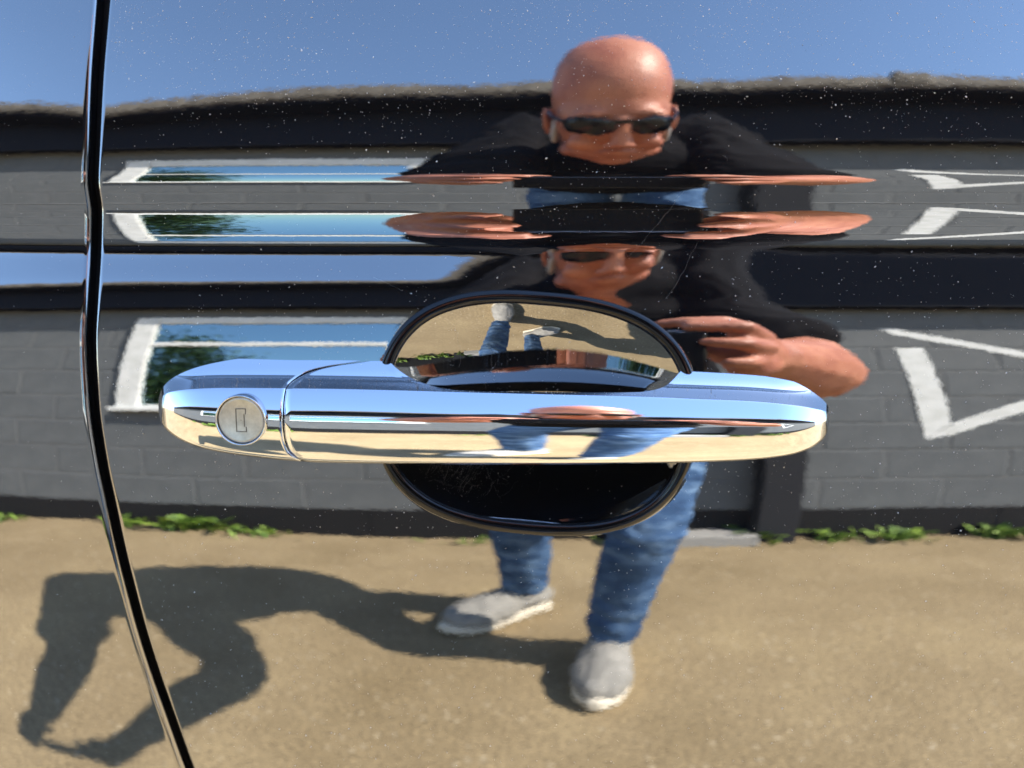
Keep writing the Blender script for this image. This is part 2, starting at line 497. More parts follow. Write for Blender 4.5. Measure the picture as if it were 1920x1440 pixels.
TOPN = 40
_tf_f = np.linspace(0, 1.3, 131)
_sl = spline([0, 0.24, 0.45, 0.64, 0.80, 1.0, 1.3], [1.66, 1.60, 1.22, 0.88, 0.82, 1.1, 1.4])(_tf_f)
_tf_y = np.concatenate([[0], np.cumsum((_sl[1:] + _sl[:-1])/2 * 0.01)])
def handle_xyz(u, v):
    """u: picture columns, v: index into [top edge .. crease .. lower edge]"""
    T, C, B = _T(u), _C(u), _B(u)
    yf = yfront(u)
    k = np.clip((B - C) / 129.0, 0, 1.05)
    yc = yf + YP[0] * k
    if v < TOPN:                                                     # sloping top face
        t = v / TOPN                                                 # 0 rear edge .. 1 crease
        row = T + (C - T) * t
        h = (C - row) * 0.000155
        # tilt grows from 46 degrees at the crease to 63 at the rear edge of the widest part
        f = h / 0.0105
        y = yc + 0.0105 * np.interp(f, _tf_f, _tf_y)
        return row, y
    w = v - TOPN
    row = C + (B - C) * (CR[w] - 740) / 129.0
    return row, yf + YP[w] * k

NV = TOPN + len(CR)
canon = np.concatenate([668 + 72*np.arange(TOPN)/TOPN, CR])           # canonical rows for the parting line
_part = spline([660, 668, 676, 682, 690, 700, 715, 730, 742, 770, 800, 830, 852, 862, 869], [745, 722, 690, 662, 618, 583, 557, 541, 535, 531, 530, 533, 541, 553, 566])
def handle_mesh(name, cover):
    if cover:
        s = np.concatenate([1 - np.cos(np.linspace(0, math.pi/2, 46))[:-1], ] + [np.linspace(0.968, 1.0, 8), [1.0, 1.0, 1.0]])
        s = np.sort(s)
    else:
        s = np.concatenate([[0, 0, 0], np.linspace(0.0, 0.012, 14)[:-1], np.linspace(0.012, 0.86, 180), 0.86 + 0.14*np.sin(np.linspace(0, math.pi/2, 50))[1:]])
    Q = np.zeros((NV + 4, len(s), 3))
    for v in range(NV):
        xs = float(_part(canon[v]))
        if cover:
            u = UL + 0.15 + (xs - 2.2 - UL) * s
        else:
            u = xs + 2.2 + (UR - 0.15 - xs - 2.2) * s
        row, y = handle_xyz(u, v)
        d_ = (xs - 2.2 - u) if cover else (u - xs - 2.2)
        y = y + (0.00022 * np.clip(1 - d_ / 6.0, 0, 1)**2 if cover else 0.0008 * np.clip(1 - d_ / 13.0, 0, 1)**2)
        q = at(u, row, y)
        # round the lip of the parting line over and down
        if cover:
            q[-3] = q[-4] + np.array([0.00018, 0.00012, 0]); q[-2] = q[-4] + np.array([0.00028, 0.0004, 0]); q[-1] = q[-4] + np.array([0.0003, 0.004, 0])
        else:
            q0 = q[2].copy()
            q[2] = q0 + np.array([-0.00005, 0.00004, 0]); q[1] = q0 + np.array([-0.0002, 0.0004, 0]); q[0] = q0 + np.array([-0.00022, 0.004, 0])
        Q[v + 2] = q
    # back: from the rear top edge down inside, and in from the lower edge
    L = np.zeros((9, len(s), 3))
    for j in range(len(s)):
        a = Q[2, j]; b = Q[NV + 1, j]
        u = a[0] / 0.000157 + 960
        mid = float(sstep(728, 775, u) * (1 - sstep(1220, 1280, u)))
        Q[1, j] = (a[0], a[1] + 0.0007 + 0.0055*mid, a[2] - 0.0003 - 0.0014*mid)
        ya = (1 - mid) * 0.008 + mid * (a[1] + 0.0085)
        Q[0, j] = (a[0], ya, a[2] - 0.0006 - 0.0026*mid)
        u = b[0] / 0.000153 + 960
        mid = float(sstep(728, 775, u) * (1 - sstep(1220, 1280, u)))
        Q[NV + 2, j] = (b[0], b[1] + 0.0012, b[2] + 0.0002)
        Q[NV + 3, j] = (b[0], (1 - mid)*0.008 + mid*(b[1] + 0.0035), b[2] + 0.0006 + 0.0008*mid)
        for q in range(9):
            f = q / 8
            L[q, j] = Q[0, j]*(1-f) + Q[NV+3, j]*f + np.array([0, -0.0012 - 0.0012*math.sin(f*math.pi), 0])
    Nn = grid_normals(Q[2:-2], (0, -1, 0.4))
    n, m = Q.shape[:2]
    NA = np.zeros_like(Q); NA[2:-2] = Nn
    G = grid_normals(Q, (0, -1, 0.4)); NA[:2] = G[:2]; NA[-2:] = G[-2:]
    me = mesh_np(name, Q.reshape(-1, 3), grid_faces(n, m), True, NA.reshape(-1, 3))
    lin = mesh_np("grip_back", L.reshape(-1, 3), grid_faces(9, m), True)
    return me, Q, lin
me, HQ, lin = handle_mesh("door_handle", False)
handle = link("door_handle", me, M['chrome'], car)
link("grip_back", lin, M['plastic'], handle)
handle['label'] = "curved chrome grip of the door handle"
me, CQ, lin2 = handle_mesh("lock_cover", True)
cover = link("lock_cover", me, M['chrome'], handle)

# inner side of the grip (dark plastic seen only in the recess)
def ring_lathe(name, prof_rz, centre, n_dir, seg=96):
    """prof_rz: (radius, height along n_dir)"""
    nv = Vector(n_dir).normalized(); a = nv.cross(Vector((0, 0, 1))).normalized(); b = nv.cross(a)
    bm = bmesh.new(); prev = None; first = None
    for i in range(seg):
        t_ = 2*math.pi*i/seg
        d = a*math.cos(t_) + b*math.sin(t_)
        r_ = [bm.verts.new(Vector(centre) + d*r + nv*h) for r, h in prof_rz]
        if prev:
            for k in range(len(r_)-1): bm.faces.new((prev[k], prev[k+1], r_[k+1], r_[k]))
        else: first = r_
        prev = r_
    for k in range(len(first)-1): bm.faces.new((prev[k], prev[k+1], first[k+1], first[k]))
    bmesh.ops.recalc_face_normals(bm, faces=bm.faces)
    return from_bm(name, bm, True)

lc_y = float(yfront(np.array(452.0)))
LC = Vector(at(np.array(452.0), np.array(788.0), np.array(lc_y - 0.0006)))
LN = Vector((-0.03, -1, 0.06)).normalized()
s_ = 0.000150
bez = [(54*s_, -0.006), (54*s_, 0.0002), (53.2*s_, 0.0006), (52*s_, 0.0008), (50.6*s_, 0.0006), (49.8*s_, 0.0001), (49.5*s_, -0.0006)]
link("lock_bezel", ring_lathe("lock_bezel", bez, LC, LN), M['chrome'], handle)
disc = [(49.45*s_, -0.0012), (49.0*s_, -0.0003), (48.2*s_, -0.0001), (45.5*s_, 0.0001), (43*s_, 0.0), (0.0001, 0.0)]
link("key_lock", ring_lathe("key_lock", disc, LC, LN), M['lock'], handle)
la = LN.cross(Vector((0, 0, 1))).normalized(); lb = la.cross(LN).normalized()
if la.x < 0: la = -la
if lb.z < 0: lb = -lb
def lock_box(bm, x0, x1, z0, z1, h0, h1):
    vs = []
    for h in (h0, h1):
        for x, z in ((x0, z0), (x1, z0), (x1, z1), (x0, z1)):
            vs.append(bm.verts.new(LC + la*x*s_ + lb*z*s_ + LN*h))
    for f in ((0, 1, 2, 3), (7, 6, 5, 4), (0, 4, 5, 1), (1, 5, 6, 2), (2, 6, 7, 3), (3, 7, 4, 0)): bm.faces.new([vs[i] for i in f])
bm = bmesh.new()
lock_box(bm, -11, -9.4, -25, 25, 0.00005, 0.00022); lock_box(bm, -9.4, 11, 23.4, 25, 0.00005, 0.00022); lock_box(bm, -9.4, 11, -25, -23.4, 0.00005, 0.00022)
lock_box(bm, 9.6, 11, 13, 23.4, 0.00005, 0.00022); lock_box(bm, 9.6, 11, -23.4, -14, 0.00005, 0.00022); lock_box(bm, 6, 7.2, -14, 13, 0.00005, 0.0002)
bmesh.ops.recalc_face_normals(bm, faces=bm.faces)
link("key_slot", from_bm("key_slot", bm), M['slot'], handle)

# ---------------------------------------------------------------- dust on the paint and the chrome
octv = np.array([(1, 0, 0), (-1, 0, 0), (0, 1, 0), (0, -1, 0), (0, 0, 1), (0, 0, -1)], float)
octf = np.array([(0, 2, 4), (2, 1, 4), (1, 3, 4), (3, 0, 4), (2, 0, 5), (1, 2, 5), (3, 1, 5), (0, 3, 5)])
def dust_mesh(name, pts, sizes):
    n = len(pts)
    ax = nrng.normal(size=(n, 3, 3)); q, _ = np.linalg.qr(ax)
    st = np.stack([nrng.uniform(0.7, 1.8, n), nrng.uniform(0.6, 1.0, n), nrng.uniform(0.4, 0.8, n)], -1)
    V_ = np.einsum('ki,ni,nij->nkj', octv, st * sizes[:, None], q) + pts[:, None]
    F_ = octf[None] + (np.arange(n) * 6)[:, None, None]
    return mesh_np(name, V_.reshape(-1, 3), F_.reshape(-1, 3), False)
def pick(n, Pg, Ng, weight):
    w = weight.ravel() / weight.sum()
    i = nrng.choice(len(w), n, p=w)
    j = np.minimum(i + 1, len(w) - 1)
    jit = nrng.uniform(0, 1, (n, 1))
    return Pg.reshape(-1, 3)[i] + nrng.uniform(-0.0003, 0.0003, (n, 3)) * np.array([1, 0, 1]) + Ng.reshape(-1, 3)[i]*0.00003
area = np.gradient(ROWS)[:, None] * np.gradient(px, axis=1).clip(0.0)
wt = area * (0.2 + 1.0*(1 - sstep(60, 260, ROWS))[:, None] + 0.0*px) * (ROWS[:, None] > -60) * (px < 2000)
wt[:, :14] = 0
cl_ = (0.45 + 0.9 * np.clip(np.sin(px/97.0)*np.sin(ROWS[:, None]/61.0 + px/210.0) + 0.35, 0, 1))
wt = wt * cl_
nd_ = 11000
sz = np.exp(nrng.normal(math.log(0.000080), 0.52, nd_)).clip(0.00003, 0.0003)
pd = pick(nd_, DOOR_P, DOOR_N, wt)
a2 = np.gradient(ROWS)[:, None] * np.abs(np.gradient(px2, axis=1)) * (0.10 + 0.7*(1 - sstep(100, 330, ROWS))[:, None]) * (px2 > -30) * (ROWS[:, None] > -40)
a2[:, :14] = 0
pr = pick(420, P2, N2[2:-5], a2)
sz2 = np.exp(nrng.normal(math.log(0.00005), 0.4, 420)).clip(0.00003, 0.00018)
wl = np.exp(-((px - 850)/75.0)**2 - ((ROWS[:, None] - 905)/40.0)**2) * (RHO < 0.92) * area
pl = pick(900, DOOR_P, DOOR_N, wl); szl = np.exp(nrng.normal(math.log(0.000036), 0.45, 900)).clip(0.000015, 0.0001)
HTOP = np.concatenate([HQ[3:TOPN+6:1].reshape(-1, 3), CQ[3:TOPN+6].reshape(-1, 3)])
hd = HTOP[nrng.choice(len(HTOP), 620)] + nrng.uniform(-1, 1, (620, 3))*np.array([0.0014, 0.0, 0.0]) + np.array([0, -0.00004, 0.00005])
sz3 = np.exp(nrng.normal(math.log(0.00005), 0.4, 620)).clip(0.00003, 0.00018)
dust = link("dust", dust_mesh("dust", np.concatenate([pd, pr, hd, pl]), np.concatenate([sz, sz2, sz3, szl])), M['dust'], car)
dust['kind'] = "stuff"

# fine scratches left by rings and keys in the lower recess and a few on the panel
def scratch_mesh(name, lines):
    bm = bmesh.new()
    for pts, w in lines:
        prev = None
        for p, nrm in pts:
            p = Vector(p) + Vector(nrm)*0.00002; nrm = Vector(nrm)
            r_ = [p, nrm]
            if prev is not None:
                d = (p - prev[0]).normalized(); s2 = d.cross(nrm).normalized() * w
                a, b, c, e = prev[0] - s2, prev[0] + s2, p + s2, p - s2
                t1 = (prev[0] + p)/2 + nrm*w
                va = [bm.verts.new(v) for v in (a, b, c, e, t1)]
                for f in ((0, 1, 4), (1, 2, 4), (2, 3, 4), (3, 0, 4)): bm.faces.new([va[i] for i in f])
            prev = r_
    return from_bm(name, bm)
def snap(cx, cy):
    """point and normal of the pressed sheet nearest to a column and row"""
    i = int(np.argmin(np.abs(ROWS - cy))); j = int(np.argmin(np.abs(px[i] - cx)))
    return DOOR_P[i, j], DOOR_N[i, j]
lines = []
for k in range(70):
    c0 = rng.gauss(860, 55); r0 = rng.uniform(872, 950); ang = math.radians(rng.choice([-52, -58, -65, -40, 20, 62])) + rng.gauss(0, 0.12); L = rng.uniform(14, 70)
    pts = []
    for q in range(7):
        x_ = c0 + math.cos(ang)*L*q/6; y_ = r0 + math.sin(ang)*L*q/6 + 3*math.sin(q*0.6)
        if bowl_rho(np.array(x_), np.array(y_)) < 0.9: pts.append(snap(x_, y_))
    if len(pts) > 2: lines.append((pts, rng.uniform(0.000004, 0.00001)))
for c0, r0, ang, L, bend in ((905, 640, 80, 80, 8), (930, 690, 112, 60, -5), (850, 610, 85, 90, 4), (1395, 395, 70, 14, 5), (1180, 480, -50, 160, 3), (700, 520, 25, 60, 2), (1250, 560, -62, 120, 4), (1355, 290, 60, 14, 4), (1330, 610, -170, 70, 9)):
    a_ = math.radians(ang)
    pts = [snap(c0 + math.cos(a_)*L*q/10 + bend*math.sin(q*.31), r0 + math.sin(a_)*L*q/10) for q in range(11)]
    lines.append((pts, 0.000010))
sc_o = link("scratch", scratch_mesh("scratch", lines), M['scratch'], car); sc_o['kind'] = "stuff"
# ================================================================ THE PLACE MIRRORED IN THE PAINT
WY = -2.2
bm = bmesh.new()
v = [bm.verts.new(c) for c in ((-70, -60, 0), (70, -60, 0), (70, 60, 0), (-70, 60, 0))]
bm.faces.new(v)
tag(link("ground", from_bm("ground", bm), M['ground']), kind="structure")

# ---------------------------------------------------------------- grey block building
bld = tag(empty("outbuilding", (0, WY, 0)), "long low dark grey painted block outbuilding with a white framed window", "building")
link("wall", box_mesh("wall", (-9, WY - 0.25, -0.05), (9, WY - 0.0015, 2.27)), M['mortar'], bld)
link("plinth", box_mesh("plinth", (-9, WY - 0.02, -0.05), (9, WY - 0.0002, 0.2235)), M['plinth'], bld)
# opening for the window: the core wall is only seen in the joints, the window box stands proud of it
WX0, WX1, WZ0, WZ1 = -1.53, -0.30, 0.995, 1.925
def block_me(w, h, name):
    bm = bmesh.new()
    b = 0.007
    o = [(0, 0), (w, 0), (w, h), (0, h)]; i = [(b, b), (w-b, b), (w-b, h-b), (b, h-b)]
    V0 = [bm.verts.new((x, 0, z)) for x, z in o]; V1 = [bm.verts.new((x, 0.0055, z)) for x, z in o]
    V2 = [bm.verts.new((x, 0.0085, z)) for x, z in i]
    for k in range(4):
        bm.faces.new((V0[k], V1[k], V1[(k+1) % 4], V0[(k+1) % 4])); bm.faces.new((V1[k], V2[k], V2[(k+1) % 4], V1[(k+1) % 4]))
    bm.faces.new(V2)
    bmesh.ops.recalc_face_normals(bm, faces=bm.faces)
    if bm.faces[-1].normal.y < 0: bmesh.ops.reverse_faces(bm, faces=bm.faces)
    return from_bm(name, bm)
_blocks = {}
def block(x, z, w, h, m):
    key = (round(w, 3), round(h, 3), m.name)
    if key not in _blocks:
        me = block_me(w, h, "block"); me.materials.append(m); _blocks[key] = me
    o = bpy.data.objects.new("block", _blocks[key]); COL.objects.link(o)
    o.parent = bld
    o.location = Vector((x, WY - 0.0075 + rng.uniform(-0.0012, 0.0012), z)) - world_loc(bld)
    o.rotation_euler = (rng.uniform(-.003, .003), rng.uniform(-.0015, .0015), rng.uniform(-.003, .003))
for c in range(10):
    z = 0.225*c + 0.0035; h = 0.218
    off = (0.225 if c % 2 else 0.0) - 0.06
    if z + h > 2.2: h = 2.2 - z
    for k in range(-8, 9):
        x0 = off + 0.45*k + 0.0035; x1 = x0 + 0.443
        for a, b in ([(x0, x1)] if (z + h < WZ0 or z > WZ1) else [(x0, min(x1, WX0)), (max(x0, WX1), x1)]):
            if b - a > 0.04:
                if not (z + h < WZ0 or z > WZ1): pass
                block(a, z, b - a, h, M['plinth'] if c == 0 else M['wall'])
# window: frame of separate members, transom, mullion, panes
wn_o = link("window", box_mesh("window", (WX0+0.03, WY - 0.0035, WZ0+0.03), (WX1-0.03, WY - 0.001, WZ1-0.03)), M['room'], bld)
def member(name, lo, hi, m=None, parent=None, bev=0.006):
    return link(name, box_mesh(name, lo, hi, bev), m or M['white'], parent or wn_o)
y0, y1 = WY - 0.003, WY + 0.026
member("frame", (WX0, y0, WZ0), (WX0+0.115, y1, WZ1)); member("frame", (WX1-0.09, y0, WZ0), (WX1, y1, WZ1))
member("frame", (WX0+0.115, y0, WZ1-0.085), (WX1-0.09, y1-0.002, WZ1)); member("frame", (WX0+0.115, y0, WZ0), (WX1-0.09, y1-0.002, WZ0+0.055))
member("transom", (WX0+0.115, y0, 1.59), (WX1-0.09, y1-0.008, 1.635))
member("sill", (WX0-0.02, y1+0.001, WZ0-0.005), (WX1+0.02, y1+0.03, WZ0+0.03))
link("pane", box_mesh("pane", (WX0+0.1, WY+0.001, WZ0+0.04), (WX1-0.08, WY+0.006, 1.60)), M['pane'], wn_o)
link("pane", box_mesh("pane", (WX0+0.1, WY+0.0015, 1.62), (WX1-0.08, WY+0.0065, WZ1-0.07)), M['pane'], wn_o)
# fascia and roof edge
OV = WY + 0.25; FV = WY + 0.13
for k in range(-3, 3):
    link("fascia_board", box_mesh("fascia_board", (k*3.0+0.003, FV-0.022, 2.055), (k*3.0+2.997, FV, 2.316), 0.003), M['fascia'], bld)
link("soffit", box_mesh("soffit", (-9, WY-0.004, 2.08), (9, FV-0.022, 2.105)), M['fascia'], bld)
link("lip_shade_strip", box_mesh("lip_shade_strip", (-9, FV+0.001, 2.308), (9, OV-0.010, 2.319)), M['fascia'], bld)  # black strip added under the roof lip to put shade on its underside
bm = bmesh.new()
xs = np.arange(-9, 9.01, 0.05); prev = None
for x in xs:
    n = mnoise.noise((x*2.3, 0, 0))*0.012 + mnoise.noise((x*9, 3, 0))*0.007
    ring = [bm.verts.new(c) for c in ((x, OV-0.004+n*.3, 2.322), (x, OV+n*.4, 2.334+n*.3), (x, OV-0.004, 2.374+n), (x, OV-0.06, 2.386+n), (x, OV-4.5, 2.48), (x, OV-4.5, 2.322))]
    if prev:
        for k in range(6): bm.faces.new((prev[k], prev[(k+1) % 6], ring[(k+1) % 6], ring[k]))
    prev = ring
bmesh.ops.recalc_face_normals(bm, faces=bm.faces)
link("roof", from_bm("roof", bm), M['lip'], bld)
# roof joint piece standing a little higher
link("roof_joint", box_mesh("roof_joint", (1.31, OV-0.05, 2.34), (1.45, OV+0.006, 2.396), 0.01), M['lip'], bld)

# white painted strokes on the blocks
def stroke(pts, name="painted_stroke"):
    bm = bmesh.new()
    fine = []
    n = len(pts)
    for k in range(n):
        a = Vector(pts[k]); b = Vector(pts[(k+1) % n]); L = (b-a).length
        m_ = max(2, int(L/0.012)); nr = Vector((-(b-a).y, (b-a).x)).normalized()
        for q in range(m_):
            p_ = a.lerp(b, q/m_) + nr*(mnoise.noise((a.x*7+b.y*3+q*0.9, k, 1))*0.006 if 0 < q else 0)
            fine.append((p_.x, p_.y))
    add_poly_prism(bm, fine, WY+0.0012, WY+0.0035)
    bmesh.ops.triangulate(bm, faces=[f for f in bm.faces if len(f.verts) > 4])
    bmesh.ops.recalc_face_normals(bm, faces=bm.faces)
    return from_bm(name, bm)
mark = tag(empty("painted_mark", (1.4, WY, 0.7)), "white painted triangular mark with a thick upright bar on the grey block wall", "painted mark")
for pts in ([(1.345, 1.785), (1.395, 1.79), (2.22, 1.33), (2.20, 1.275), (1.40, 1.715)],
            [(1.372, 1.575), (1.475, 1.575), (1.522, 0.88), (1.425, 0.76), (1.405, 0.95)],
            [(1.43, 0.755), (1.53, 0.80), (2.26, 1.33), (2.20, 1.37), (1.53, 0.905)]):
    link("painted_stroke", stroke(pts), M['white'], mark)

# door step, black cabinet
st = link("door_step", box_mesh("door_step", (0.34, WY+0.006, -0.01), (0.83, WY+0.16, 0.075), 0.012), M['step'])
tag(st, "pale concrete step at the foot of the grey wall", "step")
cb = tag(empty("wall_cabinet", (0.9, WY+0.05, 0)), "narrow black cabinet standing against the grey block wall beside the step", "cabinet")
link("cabinet_body", box_mesh("cabinet_body", (0.83, WY+0.006, 0.0), (0.975, WY+0.10, 1.02), 0.006), M['box'], cb)
link("cabinet_lid", box_mesh("cabinet_lid", (0.82, WY+0.006, 1.021), (0.985, WY+0.112, 1.04), 0.004), M['box'], cb)

# ---------------------------------------------------------------- weeds along the wall foot
def weed(x, w, h, n, label):
    bm = bmesh.new()
    for k in range(n):
        bx = x + rng.gauss(0, w*0.38); by = WY + 0.03 + abs(rng.gauss(0, 0.05)); bz = 0.0
        az = rng.uniform(0, 2*math.pi); L = h*rng.uniform(0.5, 1.25); lean = rng.uniform(0.3, 1.0); wd = L*rng.uniform(0.10, 0.2)
        d = Vector((math.cos(az), math.sin(az), 0)); s2 = Vector((-d.y, d.x, 0))
        pts = []
        for q in range(5):
            f = q/4
            c = Vector((bx, by, bz)) + d*L*lean*f + Vector((0, 0, L*(f - 0.55*lean*f*f)))
            ww = wd*(0.25 + 1.6*f*(1-f)*1.4)*(1 if q < 4 else 0.15)
            pts.append((bm.verts.new(c - s2*ww), bm.verts.new(c + s2*ww + Vector((0, 0, ww*0.3)))))
        for q in range(4): bm.faces.new((pts[q][0], pts[q][1], pts[q+1][1], pts[q+1][0]))
    o = empty("weed", (x, WY + 0.05, 0))
    lv = link("leaves", from_bm("leaves", bm, True), M['weed'], o); lv['kind'] = "stuff"
    tag(o, label, "weed", "weeds along the foot of the grey wall")
for x, w, h, n, lb_ in [(-2.28, 0.26, 0.06, 110, "low bright green weed patch at the far left of the grey wall"),
                   (-1.52, 0.14, 0.10, 46, "green weed below the left corner of the white window"),
                   (-1.20, 0.17, 0.15, 80, "wide bushy weed below the white window, biggest of the left patches"),
                   (-0.96, 0.15, 0.075, 60, "flat weed below the middle of the white window"),
                   (-0.12, 0.16, 0.045, 30, "small weed behind the man by the wall foot"),
                   (0.36, 0.10, 0.05, 24, "little weed at the left end of the pale step"),
                   (0.86, 0.10, 0.15, 34, "upright weed in front of the black cabinet"),
                   (1.13, 0.11, 0.09, 40, "leafy weed just right of the black cabinet"),
                   (1.36, 0.13, 0.10, 40, "weed below the white painted bar"),
                   (1.74, 0.12, 0.12, 44, "weed at the right end of the wall foot")]:
    weed(x, w, h, n, lb_)

# ---------------------------------------------------------------- tree across the way, mirrored in the window
tr = tag(empty("tree", (-8.0, 8.5, 0)), "round dense green tree beyond the car, mirrored in the white window", "tree")
bm = bmesh.new(); prev = None
for k in range(9):
    z = k*0.5; r_ = 0.24*(1 - k/11); ring = [bm.verts.new((-8.0 + 0.08*math.sin(z) + r_*math.cos(a*math.pi/5), 8.5 + r_*math.sin(a*math.pi/5), z)) for a in range(10)]
    if prev:
        for a in range(10): bm.faces.new((prev[a], prev[(a+1) % 10], ring[(a+1) % 10], ring[a]))
    prev = ring
link("trunk", from_bm("trunk", bm, True), M['bark'], tr)
nl = 16000
cen = []
for k in range(46):
    d = nrng.normal(size=3); d /= np.linalg.norm(d)
    cen.append(np.array([-8.0, 8.5, 3.2]) + d*np.array([3.0, 2.2, 1.9])*nrng.uniform(0.45, 1.0))
cen = np.array(cen)
q = cen[nrng.integers(0, len(cen), nl)] + nrng.normal(size=(nl, 3))*0.36
ax = nrng.normal(size=(nl, 2, 3)); ax /= np.linalg.norm(ax, axis=-1, keepdims=True)
s = nrng.uniform(0.06, 0.13, nl)[:, None]
V_ = np.stack([q - ax[:, 0]*s, q + ax[:, 1]*s*0.5, q + ax[:, 0]*s, q - ax[:, 1]*s*0.5], 1)
me = mesh_np("crown", V_.reshape(-1, 3), np.arange(nl*4).reshape(-1, 4), False)
cr_o = link("crown", me, M['leaf'], tr); cr_o['kind'] = "stuff"

# ================================================================ THE MAN TAKING THE PICTURE
def tube(bm, pts, step=0.35, seg=18):
    """chain of balls: pts (x,y,z,r[,flat]) blended into one volume when remeshed"""
    for a, b in zip(pts[:-1], pts[1:]):
        A, B = Vector(a[:3]), Vector(b[:3]); L = (B-A).length
        n = max(1, int(L / (min(a[3], b[3])*step)))
        for k in range(n+1):
            f = k/n
            m_ = Matrix.Translation(A.lerp(B, f))
            bmesh.ops.create_icosphere(bm, subdivisions=2, radius=a[3]*(1-f)+b[3]*f, matrix=m_)
def ell(bm, c, r, rot=(0, 0, 0), sub=3):
    m_ = Matrix.Translation(c) @ Euler(rot).to_matrix().to_4x4() @ Matrix.Diagonal((*r, 1))
    bmesh.ops.create_icosphere(bm, subdivisions=sub, radius=1.0, matrix=m_)
def fuse(name, bm, voxel, smooth=6, fac=0.5):
    me = bpy.data.meshes.new(name); bm.to_mesh(me); bm.free()
    o = bpy.data.objects.new(name, me); COL.objects.link(o)
    md = o.modifiers.new("r", 'REMESH'); md.mode = 'VOXEL'; md.voxel_size = voxel; md.use_smooth_shade = True
    if smooth:
        sm = o.modifiers.new("s", 'SMOOTH'); sm.iterations = smooth; sm.factor = fac
    dg = bpy.context.evaluated_depsgraph_get()
    out = bpy.data.meshes.new_from_object(o.evaluated_get(dg))
    bpy.data.objects.remove(o); out.name = name
    return out
def ruffle(me, fn):
    n = len(me.vertices); co = np.zeros(n*3, np.float32); no = np.zeros(n*3, np.float32)
    me.vertices.foreach_get("co", co); me.vertices.foreach_get("normal", no)
    co = co.reshape(-1, 3); no = no.reshape(-1, 3)
    d = np.array([fn(Vector(c)) for c in co.tolist()], np.float32)
    co += no * d[:, None]
    me.vertices.foreach_set("co", co.ravel()); me.update()

man = tag(empty("person", (0.14, -1.15, 0)), "bald man in black t-shirt, jeans and sunglasses stooping to hold up a phone", "person")
# joints
SH_L, SH_R = (-0.022, -0.78, 1.380), (0.300, -0.78, 1.380)
EL_L, EL_R = (-0.086, -0.58, 1.050), (0.343, -0.575, 1.018)
WR_L, WR_R = (-0.045, -0.335, 0.998), (0.205, -0.335, 0.992)
HIP_L, HIP_R = (0.10, -1.12, 0.90), (0.275, -1.10, 0.90)
KN_L, KN_R = (0.015, -1.20, 0.50), (0.232, -0.965, 0.50)
AN_L, AN_R = (0.030, -1.335, 0.10), (0.205, -1.075, 0.10)
HEAD = Vector((0.106, -0.545, 1.32)); HT = Matrix.Translation(HEAD) @ Euler((math.radians(-49), 0, 0)).to_matrix().to_4x4() @ Matrix.Diagonal((0.91, 0.98, 0.88, 1))
def hp(x, y, z): return tuple(HT @ Vector((x, y, z)))

bm = bmesh.new()
# head: skull, face, jaw, nose, ears, brow, cheeks
def hell(c, r, rot=(0, 0, 0), sub=3):
    m_ = HT @ Matrix.Translation(c) @ Euler(rot).to_matrix().to_4x4() @ Matrix.Diagonal((*r, 1))
    bmesh.ops.create_icosphere(bm, subdivisions=sub, radius=1.0, matrix=m_)
hell((0, -0.018, 0.045), (0.078, 0.096, 0.083), sub=4)
hell((0, 0.018, 0.010), (0.071, 0.072, 0.085), sub=4)
hell((0, 0.030, -0.055), (0.056, 0.060, 0.062), sub=4)
hell((0, 0.062, -0.096), (0.024, 0.022, 0.020))
for sx in (-1, 1):
    hell((sx*0.034, 0.072, -0.030), (0.024, 0.018, 0.022)); hell((sx*0.030, 0.076, 0.036), (0.028, 0.012, 0.010), (0, sx*0.15, 0))
    hell((sx*0.080, -0.012, -0.012), (0.009, 0.020, 0.033), (0, sx*0.25, sx*-0.35)); hell((sx*0.046, 0.02, -0.075), (0.018, 0.035, 0.020))
    hell((sx*0.010, 0.102, -0.026), (0.008, 0.009, 0.008)); hell((sx*0.033, 0.076, 0.006), (0.014, 0.012, 0.010))
tube(bm, [(*hp(0, 0.088, 0.024), 0.008), (*hp(0, 0.105, -0.022), 0.0115)])
hell((0, 0.088, -0.052), (0.022, 0.010, 0.006)); hell((0, 0.086, -0.063), (0.019, 0.010, 0.0065))
# neck, trunk
tube(bm, [(*hp(0, -0.02, -0.05), 0.058), (0.13, -0.70, 1.36, 0.060), (0.14, -0.78, 1.35, 0.075)])
TR = [((0.143, -0.80, 1.30), (0.165, 0.125, 0.105)), ((0.15, -0.87, 1.20), (0.168, 0.150, 0.13)), ((0.17, -0.955, 1.08), (0.165, 0.155, 0.13)), ((0.185, -1.05, 0.97), (0.165, 0.14, 0.12))]
for c, r in TR: ell(bm, c, r, (math.radians(-30), 0, 0))
tube(bm, [(*SH_L, 0.064), (0.14, -0.80, 1.36, 0.075), (*SH_R, 0.064)])
# arms
def arm_path(sh, elb, wr, rad, upto=1.0):
    sh, elb, wr = Vector(sh), Vector(elb), Vector(wr)
    A = sh.lerp(elb, 0.52); B = elb.lerp(wr, 0.42)
    ctl = elb + (elb - (A + B)/2)*0.55
    pts = [(*sh, rad[0]), (*A, rad[1])]
    for q in range(1, 8):
        t_ = q/8
        p_ = A*(1-t_)**2 + ctl*2*t_*(1-t_) + B*t_*t_
        pts.append((*p_, rad[1]*(1-t_) + rad[3]*t_ + 0.002*math.sin(t_*math.pi)))
    pts += [(*B, rad[3]), (*wr, rad[4])]
    return pts[:max(2, int(round(len(pts)*upto)))]
for sh, elb, wr in ((SH_L, EL_L, WR_L), (SH_R, EL_R, WR_R)):
    tube(bm, arm_path(sh, elb, wr, (0.066, 0.062, 0.064, 0.064, 0.037)))
